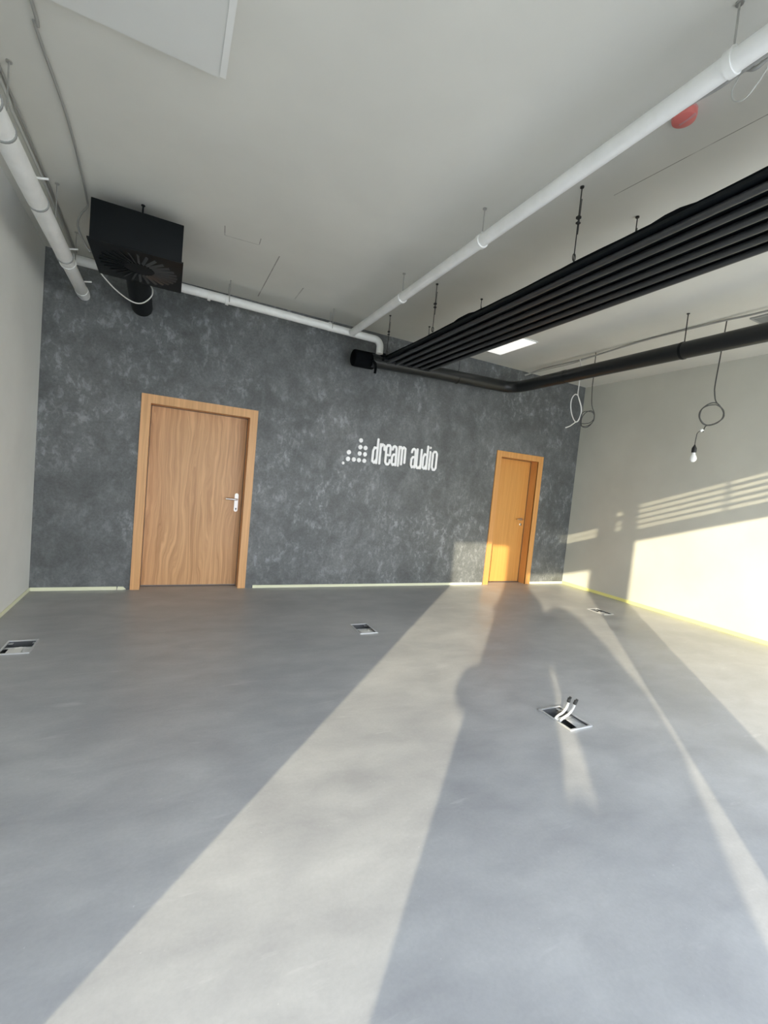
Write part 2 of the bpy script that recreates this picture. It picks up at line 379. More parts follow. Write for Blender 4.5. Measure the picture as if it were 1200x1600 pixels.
strip('baseboard_back', 'long pale yellow foam strip between the two doors', [(0.985, 1.03, D-0.014, D, 0, 0.036), (1.03, 4.40, D-0.010, D, 0, 0.034)])
strip('baseboard_back', 'short pale yellow foam strip between small door and right corner', [(5.375, XR-0.010, D-0.010, D, 0, 0.034)])

# ---------------------------------------------------------------- doors
def door(name, label, inner, outer, mleaf, mframe, grain_x):
    a, b, _, zt = inner; A, B, Z = outer; dep = 0.15
    t = empty(name, ((A+B)/2, D, 0), label, 'door', kind='structure')
    yc = D-0.016
    bm = bmesh.new()                                    # casing: two stiles and a head, mitred
    def prism(pts):
        r = [[bm.verts.new((x, y, z)) for x, z in pts] for y in (yc, D+0.002)]
        bm.faces.new(r[0]); bm.faces.new(r[1][::-1])
        for i in range(len(pts)): bm.faces.new((r[0][i], r[0][(i+1) % len(pts)], r[1][(i+1) % len(pts)], r[1][i]))
    prism([(A, 0), (a, 0), (a, zt), (A, Z)]); prism([(b, 0), (B, 0), (B, Z), (b, zt)]); prism([(A, Z), (a, zt), (b, zt), (B, Z)])
    fr = obj('door_casing', bm, mframe, t)
    bm = bmesh.new()                                    # jamb lining with a rebate
    box(bm, a-0.028, a, D-0.014, D+dep+0.06, 0, zt+0.028); box(bm, b, b+0.028, D-0.014, D+dep+0.06, 0, zt+0.028)
    box(bm, a, b, D-0.014, D+dep+0.06, zt, zt+0.028)
    obj('door_jamb', bm, mframe, t)
    bm = bmesh.new()
    box(bm, a, a+0.006, D+dep-0.008, D+dep+0.004, 0, zt); box(bm, b-0.006, b, D+dep-0.008, D+dep+0.004, 0, zt); box(bm, a, b, D+dep-0.008, D+dep+0.004, zt-0.006, zt)
    obj('door_seal', bm, MTHR, t)
    leaf = boxm('door_leaf', mleaf, t, a+0.004, b-0.004, D+dep, D+dep+0.042, 0.012, zt-0.004)
    boxm('threshold', MTHR, t, a, b, D+dep-0.03, D+dep+0.05, 0.0005, 0.006)
    return t, leaf, D+dep
t, leaf, yl = door('door_1', 'large oak door on the left of the dark wall, with long handle plate', DOOR1, (-0.289, 0.897, 2.080), MOAK, MOAKF, 0)
bm = bmesh.new(); hx, hz = 0.748, 0.995
prof = [(hx+0.021*math.cos(an), hz+s*0.088+0.021*math.sin(an)) for s, r0 in ((1, 0), (-1, math.pi)) for an in [r0+math.pi*k/10 for k in range(11)]]
rg = [[bm.verts.new((x, y, z)) for x, z in prof] for y in (yl-0.009, yl)]
bm.faces.new(rg[0]); bm.faces.new(rg[1][::-1])
for i in range(len(prof)): bm.faces.new((rg[0][i], rg[0][(i+1) % len(prof)], rg[1][(i+1) % len(prof)], rg[1][i]))
hp = obj('handle_plate', bm, MPLATE, leaf, 40); hp['label'] = 'long satin metal handle plate with keyhole'
bm = bmesh.new()
tube(bm, smooth_path([(hx, yl-0.002, 1.033), (hx, yl-0.045, 1.033), (hx-0.018, yl-0.056, 1.033), (hx-0.06, yl-0.058, 1.034), (hx-0.125, yl-0.056, 1.035)], 5), 0.0105, 12)
lv = obj('lever_handle', bm, MSTEEL, leaf, 50); lv['label'] = 'chrome lever handle'
bm = bmesh.new(); lathe(bm, [(0.0075, 0), (0.0075, 0.003)], 14, Vector((0, -1, 0)), Vector((hx, yl-0.009, 0.924))); box(bm, hx-0.004, hx+0.004, yl-0.012, yl-0.009, 0.905, 0.924)
obj('keyhole', bm, MHOLE, leaf)
t, leaf, yl = door('door_2', 'narrow honey oak door on the right, partly in sunlight', DOOR2, (4.420, 5.360, 2.054), MOAK2, MOAK2F, 1)
hx = 5.185
bm = bmesh.new(); lathe(bm, [(0.026, 0), (0.026, 0.007), (0.023, 0.010)], 24, Vector((0, -1, 0)), Vector((hx, yl, 1.03))); obj('handle_rose', bm, MSTEEL, leaf, 40)
bm = bmesh.new(); tube(bm, smooth_path([(hx, yl-0.002, 1.03), (hx, yl-0.045, 1.03), (hx-0.018, yl-0.055, 1.03), (hx-0.06, yl-0.056, 1.031), (hx-0.12, yl-0.054, 1.032)], 5), 0.010, 12)
obj('lever_handle', bm, MSTEEL, leaf, 50)
bm = bmesh.new(); lathe(bm, [(0.024, 0), (0.024, 0.006), (0.021, 0.008)], 24, Vector((0, -1, 0)), Vector((hx, yl, 0.945))); kr = obj('keyhole_rose', bm, MSTEEL, leaf, 40)
bm = bmesh.new(); lathe(bm, [(0.007, 0), (0.007, 0.002)], 14, Vector((0, -1, 0)), Vector((hx, yl-0.008, 0.947))); box(bm, hx-0.004, hx+0.004, yl-0.010, yl-0.008, 0.930, 0.947); obj('keyhole', bm, MHOLE, leaf)

# ---------------------------------------------------------------- wall sign
sign = empty('wall_sign', (2.70, D, 1.63), 'white raised dream audio sign with dots on the dark wall', 'sign')
def strokes(name, lines, wd=0.031, y=D-0.016):
    bm = bmesh.new(); k = 0
    for ln in lines:
        for (x0, z0), (x1, z1) in zip(ln, ln[1:]):
            a = math.atan2(z1-z0, x1-x0); r = wd/2
            pr = [(x1+r*math.cos(a+s), z1+r*math.sin(a+s)) for s in [-math.pi/2+math.pi*i/8 for i in range(9)]]
            pr += [(x0+r*math.cos(a+s), z0+r*math.sin(a+s)) for s in [math.pi/2+math.pi*i/8 for i in range(9)]]
            yy = y-0.0002*k; k += 1
            v0 = [bm.verts.new((x, yy, z)) for x, z in pr]; v1 = [bm.verts.new((x, D, z)) for x, z in pr]
            bm.faces.new(v0); bm.faces.new(v1[::-1])
            for i in range(len(pr)): bm.faces.new((v0[i], v0[(i+1) % len(pr)], v1[(i+1) % len(pr)], v1[i]))
    return obj(name, bm, MLOGO, sign)
B0, XH, AS = 1.646, 1.897, 1.955
def L_d(x): return [[(x+0.072, B0), (x+0.074, AS)], [(x+0.072, 1.70), (x+0.040, B0), (x+0.012, 1.665), (x+0.012, 1.80), (x+0.030, 1.845), (x+0.072, 1.835)]]
def L_r(x): return [[(x, B0), (x, XH)], [(x, 1.86), (x+0.025, XH), (x+0.052, 1.885), (x+0.056, 1.83)]]
def L_e(x): return [[(x+0.002, 1.77), (x+0.062, 1.77), (x+0.062, 1.875), (x+0.045, XH), (x+0.018, XH), (x, 1.87), (x, 1.675), (x+0.018, B0), (x+0.045, B0), (x+0.062, 1.68), (x+0.062, 1.705)]]
def L_a(x): return [[(x, 1.85), (x+0.008, 1.885), (x+0.028, XH), (x+0.05, 1.885), (x+0.058, 1.86), (x+0.060, B0)], [(x+0.058, 1.79), (x+0.02, 1.785), (x, 1.755), (x, 1.675), (x+0.018, B0), (x+0.058, 1.668)]]
def L_m(x): return [[(x, B0), (x, XH)], [(x, 1.875), (x+0.022, XH), (x+0.044, 1.88), (x+0.046, 1.668)], [(x+0.046, 1.875), (x+0.068, XH), (x+0.092, 1.88), (x+0.094, 1.694)]]
def L_u(x): return [[(x, XH), (x, 1.68), (x+0.018, B0), (x+0.04, B0), (x+0.064, 1.68)], [(x+0.066, XH), (x+0.066, B0)]]
def L_i(x): return [[(x, B0), (x, 1.885)]]
def L_o(x): return [[(x, 1.68), (x, 1.87), (x+0.02, XH), (x+0.045, XH), (x+0.064, 1.87), (x+0.064, 1.675), (x+0.045, B0), (x+0.02, B0), (x, 1.68)]]
for ln in (L_d(2.372), L_r(2.488), L_e(2.572), L_a(2.666), L_m(2.765), L_a(2.962), L_u(3.046), L_d(3.135), L_o(3.298)): strokes('letter', ln)
li = strokes('letter', L_i(3.252))
strokes('letter_dot', [[(3.252, 1.944), (3.252, 1.9445)]], 0.032)
for x, z, r in ((2.201, 1.910, .029), (2.201, 1.824, .029), (2.274, 1.822, .029), (2.198, 1.742, .029), (2.273, 1.740, .029), (2.050, 1.742, .030),
                (2.047, 1.656, .030), (2.126, 1.657, .029), (2.197, 1.657, .029), (2.272, 1.656, .029), (1.986, 1.597, .019)):
    bm = bmesh.new(); lathe(bm, [(r, 0), (r, 0.013), (r*0.93, 0.016)], 24, Vector((0, -1, 0)), Vector((x, D, z))); obj('dot', bm, MLOGO, sign)

# ---------------------------------------------------------------- white pipes
def ring(parent, c, axis, r, wd=0.02, M=MRING, name='pipe_collar', th=0.006):
    bm = bmesh.new(); ax = Vector(axis); lathe(bm, [(r-0.001, 0), (r+th, 0.001), (r+th, wd-0.001), (r-0.001, wd)], 24, ax, Vector(c)-ax*wd/2)
    return obj(name, bm, M, parent, 40)
def rod(parent, x, y, z0, z1=H, r=0.004, M=MROD, name='hanger_rod', plate=True):
    bm = bmesh.new(); tube(bm, [(x, y, z0), (x, y, z1)], r, 8)
    if plate: lathe(bm, [(0.014, 0), (0.014, 0.006)], 12, Vector((0, 0, -1)), Vector((x, y, z1)))
    return obj(name, bm, M, parent, 40)
LX, LZ, LR = -0.832, 2.925, 0.055
p1 = empty('pipe', (LX, D, LZ), 'thick white pipe running along the left wall under the ceiling', 'pipe')
bm = bmesh.new(); tube(bm, [(LX, 0.3, LZ), (LX, 4.57, LZ)], LR, 24); obj('pipe_run', bm, MPIPE, p1, 40)
bm = bmesh.new(); tube(bm, [(LX, 4.55, LZ), (LX, 5.20, LZ), (LX, 5.21, LZ)], [LR*0.93, LR*0.93, LR*0.85], 24); obj('pipe_end', bm, MPIPE, p1, 40)
bm = bmesh.new(); tube(bm, [(LX, 5.20, LZ), (LX, 5.29, LZ), (LX, D, LZ)], [LR*1.0, LR*1.0, LR*0.9], 24); obj('pipe_socket', bm, MPIPE, p1, 40)
for y in (1.6, 2.75, 2.96, 3.63, 4.44): ring(p1, (LX, y, LZ), (0, 1, 0), LR, 0.014, MRING)
ring(p1, (LX, 4.57, LZ), (0, 1, 0), LR, 0.03, MPIPE, 'pipe_socket_lip', 0.004)
for y in (3.02, 4.10, 4.85): rod(p1, LX, y, LZ+LR)
for y in (3.40, 4.36, 5.05):
    tubem('clamp_screw', MPIPE, p1, [(LX+LR*0.6, y, LZ+0.03), (LX+LR+0.045, y, LZ+0.045)], 0.007, 8)
BY, BZ, BR = 5.02, 3.092, 0.042
p2 = empty('pipe', (0.5, D, BZ), 'white pipe running along the top of the dark back wall', 'pipe')
path = [(-0.88, BY, BZ+0.03), (2.12, BY, BZ)] + [(2.12+0.08*math.sin(a), BY, BZ-0.08+0.08*math.cos(a)) for a in [math.pi/2*k/6 for k in range(1, 7)]] + [(2.20, BY, 2.935)]
bm = bmesh.new(); tube(bm, path, BR, 20); obj('pipe_run', bm, MPIPE, p2, 50)
for x in (0.27, 0.44, 1.55): ring(p2, (x, BY, BZ+0.01), (1, 0, 0), BR, 0.03, MPIPE, 'pipe_clamp', 0.006)
for x in (0.46, 1.57):
    for dy in (-0.055, 0.055): rod(p2, x, BY+dy, BZ-0.02, plate=False)
PX, PZ, PR = 1.815, 3.070, 0.040
p3 = empty('pipe', (PX, 2.5, PZ), 'long white pipe crossing the ceiling from foreground to back wall', 'pipe')
bm = bmesh.new(); tube(bm, [(PX, 0.2, PZ), (PX, 4.97, PZ+0.012)], PR, 24); obj('pipe_run', bm, MPIPE, p3, 50)
for y in (1.10, 2.60, 3.75):
    ring(p3, (PX, y, PZ+0.004), (0, 1, 0), PR, 0.03, MPIPE, 'pipe_clamp', 0.007)
    bm = bmesh.new(); lathe(bm, [(0.011, 0), (0.011, 0.02)], 6, Vector((0, 0, 1)), Vector((PX, y, PZ+PR+0.004))); obj('clamp_nut', bm, MPIPE, p3)
    rod(p3, PX, y, PZ+PR+0.01)

# ---------------------------------------------------------------- black air diffuser box
AX0, AX1, AY0, AY1, AZ = -0.612, 0.012, 3.90, 4.56, 2.900
ab = empty('air_diffuser_box', ((AX0+AX1)/2, 4.2, H), 'black square air diffuser box hanging from ceiling near left corner', 'air diffuser')
boxm('plenum_box', MBLK, ab, AX0+0.012, AX1-0.012, AY0+0.02, AY1-0.02, AZ+0.012, 3.19, bev=0.004)
bm = bmesh.new(); box(bm, AX0, AX1, AY0, AY1, AZ, AZ+0.012, 0.003)
cx, cy = (AX0+AX1)/2, (AY0+AY1)/2
fp = obj('face_plate', bm, MBLK, ab, 40)
bm = bmesh.new()
for k in range(28):
    a = 2*math.pi*k/28; ca, sa = math.cos(a), math.sin(a)
    P = lambda r, s, z: (cx+r*ca-s*sa, cy+r*sa+s*ca, z)
    v = [bm.verts.new(P(r, s, z)) for r in (0.11, 0.275) for s, z in ((-0.006, AZ), (0.006, AZ), (0.013, AZ-0.009), (0.010, AZ-0.009))]
    for i in range(4): bm.faces.new((v[i], v[(i+1) % 4], v[4+(i+1) % 4], v[4+i]))
    bm.faces.new(v[:4][::-1]); bm.faces.new(v[4:])
obj('swirl_vanes', bm, MBLKG, fp)
bm = bmesh.new(); lathe(bm, [(0.10, 0), (0.10, 0.004), (0.02, 0.008)], 28, Vector((0, 0, -1)), Vector((cx, cy, AZ))); obj('centre_disc', bm, MBLK, fp, 40)
bm = bmesh.new(); tube(bm, [(-0.335, AY1-0.03, 2.995), (-0.335, 4.90, 2.945), (-0.335, D, 2.945)], 0.097, 28); obj('round_duct', bm, MBLK, ab, 40)
rod(ab, -0.285, 4.02, 3.19, r=0.006, M=MBLK); rod(ab, -0.52, 4.45, 3.19, r=0.006, M=MBLK)
cbl = lambda name, label, pts, r, M, n=6, seg=8: tag(tubem(name, M, None, smooth_path(pts, n), r, seg), label, 'cable')
cbl('hanging_cable', 'white cable looping below the black air diffuser box', [(-0.60, 4.575, 2.92), (-0.597, 4.59, 2.905), (-0.498, 4.62, 2.82), (-0.375, 4.62, 2.752), (-0.291, 4.62, 2.757), (-0.225, 4.62, 2.828), (-0.216, 4.63, 2.89), (-0.235, 4.68, 2.94)], 0.0055, MCABW)
cbl('ceiling_cable', 'grey cable clipped to the ceiling leading to the black box', [(-0.655, 1.2, H-0.008), (-0.643, 2.58, H-0.008), (-0.658, 2.71, H-0.008), (-0.636, 3.27, H-0.008), (-0.647, 3.85, H-0.008), (-0.660, 4.15, H-0.02), (-0.660, 4.2, 3.24), (-0.70, 4.2, 3.17), (-0.715, 4.2, 3.08), (-0.668, 4.2, 2.97), (-0.625, 4.2, 2.915)], 0.0075, MCABG)
cbl('ceiling_cable', 'pair of light cables on the ceiling above the thick left pipe', [(-0.91, 1.2, H-0.012), (-0.905, 3.15, H-0.012), (-0.914, 3.36, H-0.012), (-0.911, 3.65, H-0.012), (-0.91, 4.22, H-0.012), (-0.923, 5.3, H-0.012)], 0.010, MCABL)
cbl('ceiling_cable', 'thin darker cable on the ceiling beside the left cable pair', [(-0.885, 1.2, H-0.008), (-0.884, 3.3, H-0.008), (-0.888, 4.2, H-0.008), (-0.90, 5.3, H-0.008)], 0.006, MCABG)

# ---------------------------------------------------------------- radiant ceiling heater
RX0, RX1, RY0, RY1, RZ = 2.165, 2.790, 0.35, 4.80, 2.80
rh = empty('radiant_heater', ((RX0+RX1)/2, 3.0, H), 'long black radiant heating panel with six tubes hanging from the ceiling', 'heater')
bm = bmesh.new(); slab(bm, RX0, RX1, RY0, RY1, [], RZ+0.012, RZ+0.030, lambda u, v, z: (u, v, z)); obj('back_sheet', bm, MBLK, rh)
bm = bmesh.new(); NY, rnd = 60, random.Random(4); rows = []
for i in range(NY+1):
    y = RY0+(RY1-RY0)*i/NY; dz = 0.003*math.sin(i*0.35)+rnd.uniform(-.0015, .0015); bl = 0.008 if i in (15, 16, 38, 39, 40) else 0
    rows.append([bm.verts.new(p) for p in ((RX0+0.004, y, RZ+0.030), (RX0-0.002-bl*0.5, y, RZ+0.042+dz+bl), (RX0+0.06, y, RZ+0.055+dz+bl), (RX1-0.06, y, RZ+0.055+dz), (RX1+0.0, y, RZ+0.042+dz), (RX1-0.004, y, RZ+0.030))])
for a, b in zip(rows, rows[1:]):
    for k in range(6): bm.faces.new((a[k], a[(k+1) % 6], b[(k+1) % 6], b[k]))
bm.faces.new(rows[0]); bm.faces.new(rows[-1][::-1])
obj('insulation_mat', bm, MMAT, rh, 60)
for k in range(6):
    x = RX0+0.052+0.1042*k
    bm = bmesh.new(); tube(bm, [(x, RY0, RZ-0.008), (x, RY1-0.02*k, RZ-0.008)], 0.0195, 24); obj('heating_tube', bm, MBLKG, rh, 50)
bm = bmesh.new(); box(bm, RX0-0.01, RX1, RY1-0.05, RY1+0.02, RZ-0.005, RZ+0.035, 0.004); obj('end_header', bm, MBLK, rh, 40)
for x in (2.160, 2.682):
    for y in (0.9, 2.10, 3.735, 4.72):
        bm = bmesh.new(); tube(bm, [(x, y, RZ+0.045), (x, y, H)], 0.0035, 8)
        lathe(bm, [(0.012, 0), (0.012, 0.008)], 12, Vector((0, 0, -1)), Vector((x, y, H)))
        zc = RZ+0.30
        box(bm, x-0.011, x+0.011, y-0.011, y+0.011, zc, zc+0.014); box(bm, x-0.010, x+0.012, y-0.009, y+0.009, zc-0.030, zc-0.020)
        tube(bm, [(x+0.008, y, zc-0.09), (x+0.010, y, zc+0.12)], 0.0025, 6)
        ringp = [(x+0.012*math.cos(a), y, RZ+0.070+0.022*math.sin(a)) for a in [2*math.pi*i/14 for i in range(15)]]
        tube(bm, ringp, 0.003, 6); obj('hanger_wire', bm, MWIRE, rh)

# ---------------------------------------------------------------- black ventilation duct
VX, VZ, VR = 4.404, 2.938, 0.080
dc = empty('ventilation_duct', (VX, 4.0, H), 'round black ventilation duct bending from back wall toward the foreground', 'duct')
RB = 0.22; yb = 5.16
path = [(2.15, yb-0.02, 2.870), (3.0, yb, 2.905), (VX-RB-0.05, yb, VZ)] + [(VX-RB+RB*math.sin(a), yb-RB+RB*math.cos(a), VZ) for a in [math.pi/2*k/10 for k in range(11)]] + [(VX, 3.0, VZ), (VX, 0.3, VZ)]
bm = bmesh.new(); tube(bm, path, VR, 28); obj('duct_run', bm, MDUCT, dc, 50)
bm = bmesh.new(); lathe(bm, [(0.080, 0), (0.097, 0.012), (0.100, 0.03), (0.100, 0.27), (0.085, 0.29)], 28, Vector((1, 0, 0.02)), Vector((1.925, yb+0.03, 2.872))); obj('duct_end_cap', bm, MMAT, dc, 40)
bm = bmesh.new(); tube(bm, smooth_path([(2.13, yb-0.10, 2.85), (2.17, yb-0.13, 2.80), (2.175, yb-0.12, 2.70)], 4), 0.016, 8); obj('valve_stub', bm, MMAT, dc, 50)
bm = bmesh.new(); lathe(bm, [(0.05, 0), (0.06, 0.02), (0.06, 0.10), (0.04, 0.12)], 20, Vector((1, 0, 0)), Vector((2.25, yb-0.02, 2.93))); obj('duct_joint', bm, MMAT, dc, 50)
for y in (1.2, 2.76):
    ring(dc, (VX, y, VZ), (0, 1, 0), VR, 0.025, MBLK, 'duct_clamp', 0.004); rod(dc, VX, y, VZ+VR, r=0.005, M=MWIRE)
ring(dc, (VX, 4.2, VZ), (0, 1, 0), VR, 0.05, MDUCT, 'duct_sleeve', 0.004)
ring(dc, (3.44, yb, 2.913), (1, 0, 0.03), VR, 0.012, MWIRE, 'duct_clamp', 0.003)
rod(dc, 3.44, yb-0.02, 2.98, r=0.004, M=MWIRE)

# ---------------------------------------------------------------- ceiling fittings
cb = empty('ceiling_board', (-0.4, 1.5, H), 'lowered white rectangular ceiling board at the upper left', 'ceiling board')
boxm('board', MPANEL, cb, -1.0, 0.110, 0.4, 2.47, H-0.05, H)
e = boxm('edge_profile', MTRIMW, cb, 0.110, 0.138, 0.4, 2.455, H-0.054, H)
e['label'] = 'bright white edge profile'
lp = empty('ceiling_light_panel', (3.8, 4.62, H), 'bright white rectangular light panel on ceiling behind the black heater', 'light panel')
boxm('panel_frame', MTRIMW, lp, 3.64, 3.97, 4.27, 4.96, H-0.010, H)
boxm('diffuser', MLED, lp, 3.655, 3.955, 4.285, 4.945, H-0.014, H-0.010)
vg = empty('ceiling_vent', (4.98, 2.35, H), 'small grey vent grille on the ceiling above the black duct', 'vent')
bm = bmesh.new(); slab(bm, 4.90, 5.10, 2.0, 2.48, [(4.92, 5.08, 2.02, 2.46)], H-0.014, H, lambda u, v, z: (u, v, z)); obj('vent_frame', bm, MGRID, vg)
bm = bmesh.new()
for k in range(10): box(bm, 4.925+0.0155*k, 4.932+0.0155*k, 2.02, 2.46, H-0.012, H)
obj('vent_slats', bm, MGRID, vg)
sm = empty('smoke_detector', (2.115, 1.475, H), 'round red capped detector on the ceiling beside the long white pipe', 'smoke detector')
o = Vector((2.122, 1.475, H))
bm = bmesh.new(); lathe(bm, [(0.050, 0), (0.054, 0.006), (0.052, 0.014)], 28, Vector((0, 0, -1)), o); obj('base', bm, MREDD, sm, 40)
bm = bmesh.new(); lathe(bm, [(0.052, 0.014), (0.054, 0.03), (0.050, 0.044), (0.030, 0.052), (0.004, 0.053)], 28, Vector((0, 0, -1)), o); obj('dust_cap', bm, MRED, sm, 50)
bm = bmesh.new(); box(bm, o.x-0.005, o.x+0.005, o.y-0.055, o.y+0.02, H-0.056, H-0.046, 0.002); obj('cap_tab', bm, MREDD, sm)

# ---------------------------------------------------------------- loose cables on the right
cbl('ceiling_cable', 'dark cable bundle tied along the underside of the long white pipe', [(1.885, 1.36, 3.10), (1.90, 1.277, 3.106), (1.90, 1.222, 3.097), (1.90, 1.174, 3.093), (1.90, 1.13, 3.096), (1.90, 1.086, 3.094), (1.90, 0.95, 3.095), (1.90, 0.5, 3.10)], 0.011, MCABG)
cbl('ceiling_cable', 'tangled grey cable beside the long white pipe, right edge', [(1.925, 1.19, 3.112), (1.93, 1.124, 3.120), (1.935, 1.08, 3.098), (1.94, 1.02, 3.11), (1.93, 0.8, 3.10)], 0.008, MCABG)
cbl('hanging_cable', 'thin wire drooping in a loop from the long white pipe', [(1.93, 1.02, 3.13), (1.95, 1.083, 3.141), (1.95, 1.126, 3.141), (1.95, 1.151, 3.114), (1.95, 1.166, 3.082), (1.95, 1.156, 3.041), (1.95, 1.128, 3.017), (1.95, 1.104, 3.019), (1.95, 1.072, 3.048), (1.95, 1.03, 3.10), (1.94, 0.97, 3.13)], 0.003, MCABL)
cbl('ceiling_cable', 'grey cable bundle sagging along the ceiling behind the black duct', [(4.75, 5.30, 3.215), (4.75, 4.935, 3.252), (4.75, 4.32, 3.242), (4.75, 3.81, 3.262), (4.75, 3.486, 3.277), (4.75, 3.1, 3.279), (4.75, 2.63, 3.270), (4.75, 2.268, 3.255), (4.75, 1.2, 3.26)], 0.011, MCABG)
cbl('ceiling_cable', 'pale loose cable end beside the dark wall behind the black duct', [(4.72, 5.28, 3.215), (4.76, 5.10, 3.23), (4.78, 4.80, 3.235), (4.80, 4.45, 3.24), (4.78, 4.0, 3.262)], 0.008, MCABL)
cbl('hanging_cable', 'white cable coil hanging near the right corner of the dark wall', [(4.74, 4.30, 3.245), (4.732, 4.261, 3.156), (4.731, 4.256, 3.075), (4.724, 4.251, 2.946), (4.719, 4.248, 2.864), (4.716, 4.244, 2.776), (4.738, 4.229, 2.711), (4.768, 4.207, 2.606), (4.768, 4.201, 2.518), (4.736, 4.211, 2.434), (4.7, 4.229, 2.43), (4.658, 4.255, 2.52), (4.641, 4.271, 2.626), (4.649, 4.273, 2.715), (4.679, 4.262, 2.772), (4.713, 4.245, 2.769), (4.731, 4.232, 2.717), (4.758, 4.213, 2.625), (4.764, 4.204, 2.531), (4.736, 4.212, 2.44), (4.707, 4.224, 2.417), (4.649, 4.249, 2.363), (4.596, 4.273, 2.334)], 0.0065, MCABW)
cbl('hanging_cable', 'dark cable coil hanging beside the white coil', [(4.757, 4.078, H-0.002), (4.753, 4.07, 3.15), (4.748, 4.062, 2.985), (4.742, 4.055, 2.84), (4.747, 4.04, 2.656), (4.761, 4.029, 2.585), (4.786, 4.012, 2.516), (4.782, 4.009, 2.43), (4.732, 4.029, 2.366), (4.657, 4.064, 2.344), (4.63, 4.08, 2.388), (4.637, 4.083, 2.48), (4.663, 4.073, 2.526), (4.722, 4.045, 2.539), (4.77, 4.021, 2.527), (4.788, 4.009, 2.477), (4.771, 4.012, 2.409), (4.722, 4.032, 2.345), (4.675, 4.054, 2.333), (4.647, 4.07, 2.363), (4.647, 4.076, 2.449), (4.688, 4.061, 2.519), (4.745, 4.035, 2.551), (4.779, 4.016, 2.522), (4.781, 4.01, 2.45), (4.742, 4.026, 2.4), (4.684, 4.053, 2.38), (4.631, 4.079, 2.381)], 0.005, MCABD)
pb = empty('pendant_bulb', (4.72, 2.59, H), 'bare white bulb in a black socket hanging from a coiled dark cable', 'pendant lamp')
tubem('coiled_cable', MCABD, pb, smooth_path([(4.775, 2.612, H-0.002), (4.773, 2.612, 3.234), (4.747, 2.608, 2.964), (4.714, 2.603, 2.65), (4.714, 2.598, 2.568), (4.726, 2.587, 2.493), (4.755, 2.57, 2.453), (4.797, 2.546, 2.409), (4.809, 2.538, 2.366), (4.802, 2.539, 2.333), (4.756, 2.558, 2.279), (4.689, 2.588, 2.245), (4.635, 2.615, 2.253), (4.603, 2.633, 2.29), (4.591, 2.642, 2.332), (4.603, 2.64, 2.382), (4.649, 2.621, 2.436), (4.701, 2.597, 2.466), (4.745, 2.575, 2.463), (4.782, 2.555, 2.423), (4.801, 2.543, 2.387), (4.806, 2.538, 2.355), (4.793, 2.542, 2.316), (4.727, 2.571, 2.265), (4.66, 2.603, 2.247), (4.614, 2.628, 2.28), (4.597, 2.639, 2.327), (4.612, 2.636, 2.394), (4.659, 2.616, 2.432), (4.707, 2.593, 2.447), (4.746, 2.574, 2.447), (4.792, 2.549, 2.413), (4.803, 2.54, 2.363), (4.784, 2.546, 2.309), (4.718, 2.575, 2.259), (4.66, 2.602, 2.239), (4.645, 2.608, 2.213), (4.635, 2.61, 2.176)], 5), 0.0055, 8)
bm = bmesh.new(); tube(bm, [(4.636, 2.612, 2.185), (4.630, 2.616, 2.196)], 0.012, 10); tube(bm, [(4.630, 2.616, 2.196), (4.606, 2.625, 2.18)], 0.013, 10); k_ = obj('cable_connector', bm, MCABW, pb, 50)
k_['label'] = 'small white cable connector'
tubem('bulb_cord', MCABD, pb, smooth_path([(4.612, 2.623, 2.186), (4.587, 2.633, 2.158), (4.58, 2.634, 2.124), (4.574, 2.634, 2.08), (4.571, 2.633, 2.03)], 5), 0.004, 8)
ax = Vector((-0.004, 0, -1)); o = Vector((4.571, 2.633, 2.045))
bm = bmesh.new(); lathe(bm, [(0.006, 0), (0.008, 0.008), (0.018, 0.028), (0.021, 0.034), (0.021, 0.075), (0.018, 0.077)], 24, ax, o); s_ = obj('bulb_socket', bm, MWIRE, pb, 40)
bm = bmesh.new(); lathe(bm, [(0.014, 0.072), (0.014, 0.086), (0.017, 0.096), (0.026, 0.112), (0.031, 0.128), (0.031, 0.140), (0.026, 0.155), (0.015, 0.166), (0.003, 0.169)], 28, ax, o); b_ = obj('bulb', bm, MBULB, pb, 60)
b_['label'] = 'white frosted glass bulb'

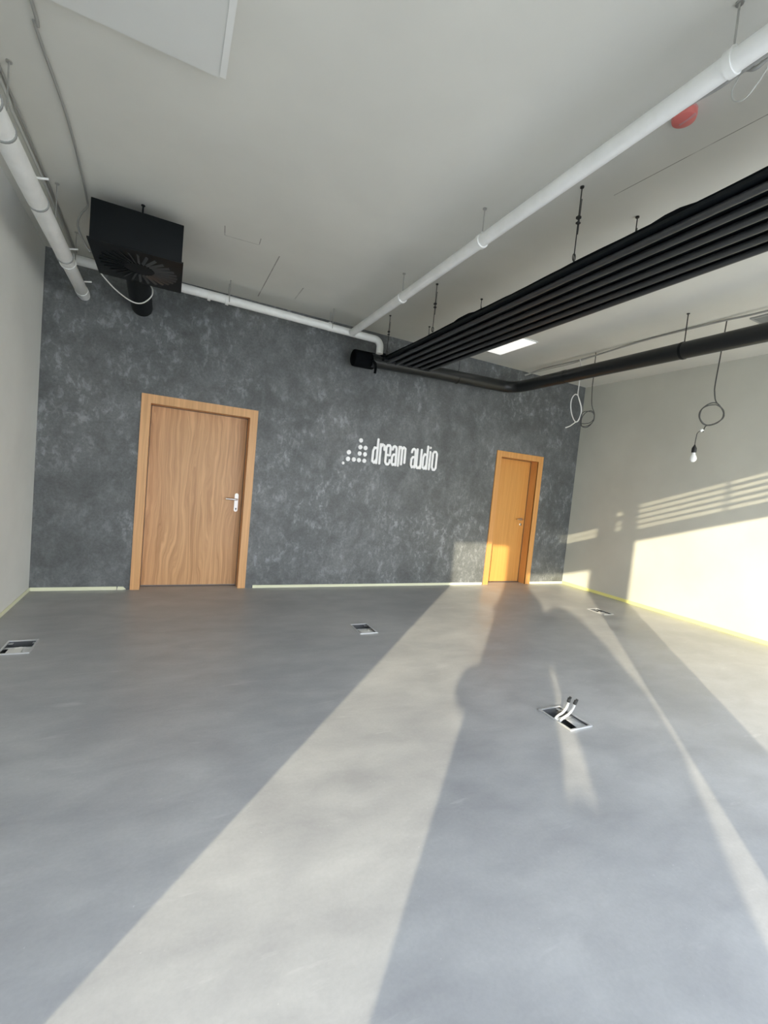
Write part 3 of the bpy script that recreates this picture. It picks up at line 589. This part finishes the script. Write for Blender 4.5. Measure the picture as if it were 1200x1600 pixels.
# ---------------------------------------------------------------- floor boxes
def floor_box(r, label, loops, seed, cover=None):
    x0, x1, y0, y1 = r; cx, cy = (x0+x1)/2, (y0+y1)/2; rnd = random.Random(seed)
    t = empty('floor_socket_box', (cx, cy, 0), label, 'floor box', 'open floor socket boxes')
    g = 0.001; x0 += g; x1 -= g; y0 += g; y1 -= g
    bm = bmesh.new()                                    # sheet metal pit, open at the top
    slab(bm, x0, x1, y0, y1, [], -0.075, -0.072, lambda u, v, z: (u, v, z))
    for a in ((x0, x0+0.002, y0, y1), (x1-0.002, x1, y0, y1), (x0, x1, y0, y0+0.002), (x0, x1, y1-0.002, y1)): box(bm, *a, -0.075, 0.0)
    obj('pit', bm, MPIT, t)
    bm = bmesh.new(); slab(bm, x0-0.004, x1+0.004, y0-0.004, y1+0.004, [(x0+0.006, x1-0.006, y0+0.006, y1-0.006)], 0.0005, 0.008, lambda u, v, z: (u, v, z))
    for qx, qy in ((x0, y0), (x1-0.03, y0), (x0, y1-0.03), (x1-0.03, y1-0.03)): box(bm, qx, qx+0.03, qy, qy+0.03, -0.012, -0.010)
    obj('rim', bm, MZINC, t)
    def flap(pts, th=0.002):                            # a bent sheet-metal tab
        n = (Vector(pts[1])-Vector(pts[0])).cross(Vector(pts[3])-Vector(pts[0])).normalized()*th
        a = [bm.verts.new(p) for p in pts]; b = [bm.verts.new(Vector(p)+n) for p in pts]
        bm.faces.new(a); bm.faces.new(b[::-1])
        for i in range(4): bm.faces.new((a[i], a[(i+1) % 4], b[(i+1) % 4], b[i]))
    bm = bmesh.new()
    box(bm, x0+0.002, x1-0.002, cy+0.004, cy+0.026, -0.012, -0.009)
    flap([(x0+.01, cy+.026, -.010), (x1-.05, cy+.026, -.010), (x1-.07, cy+.07, -.055), (x0+.03, cy+.08, -.050)])
    flap([(cx+.015, cy, -.012), (x1-.004, cy, -.010), (x1-.004, y0+.03, -.012), (cx+.045, y0+.02, -.040)])
    flap([(x0+.004, y0+.004, -.006), (cx+.02, y0+.004, -.006), (cx, y0+.05, -.045), (x0+.03, y0+.045, -.035)])
    obj('bracket', bm, MZINC, t)
    if cover:
        boxm('junction_housing', MCABW, t, cx-0.055, cx+0.03, y0+0.02, y0+0.125, -0.070, -0.004, bev=0.006)
    for lp in loops:
        c = tubem('cable', MCABW, t, smooth_path(lp, 6), 0.0075, 10)
        d = (Vector(lp[-1])-Vector(lp[-2])).normalized(); e = Vector(lp[-1])
        bm = bmesh.new(); tube(bm, [e-d*0.004, e+d*0.022], 0.011, 8); tube(bm, [e+d*0.020+Vector((0.006, 0, 0)), e+d*0.030+Vector((0.006, 0, 0))], 0.008, 6); obj('cable_connector', bm, MCABD, c, 40)
    return t
a, b, c_, d_ = FLOOR_BOXES[0]
floor_box(FLOOR_BOXES[0], 'open metal floor box by the left wall with white cable inside', [[(a+.05, c_+.06, -.06), (a+.06, c_+.10, -.015), (a+.10, c_+.14, -.010), (a+.13, c_+.11, -.035)]], 1, True)
a, b, c_, d_ = FLOOR_BOXES[1]
floor_box(FLOOR_BOXES[1], 'open metal floor box with white housing in the middle of the floor', [[(a+.11, c_+.05, -.06), (a+.12, c_+.08, -.01), (a+.13, c_+.12, -.01), (a+.14, c_+.15, -.04)]], 2, True)
a, b, c_, d_ = FLOOR_BOXES[2]
floor_box(FLOOR_BOXES[2], 'open metal floor box with two white cables sticking up, nearest the camera',
          [[(2.300, 1.965, -.066), (2.306, 1.960, -.030), (2.330, 1.952, .004), (2.366, 1.942, .030), (2.386, 1.935, .068), (2.391, 1.932, .102)],
           [(2.318, 1.935, -.066), (2.325, 1.932, -.030), (2.352, 1.925, .002), (2.390, 1.918, .026), (2.414, 1.912, .062), (2.421, 1.908, .094)]], 3)
a, b, c_, d_ = FLOOR_BOXES[3]
floor_box(FLOOR_BOXES[3], 'small open metal floor box near the sunlit right wall', [[(a+.07, c_+.09, -.06), (a+.08, c_+.12, -.01), (a+.09, c_+.15, -.01), (a+.10, c_+.17, -.04)]], 4, True)
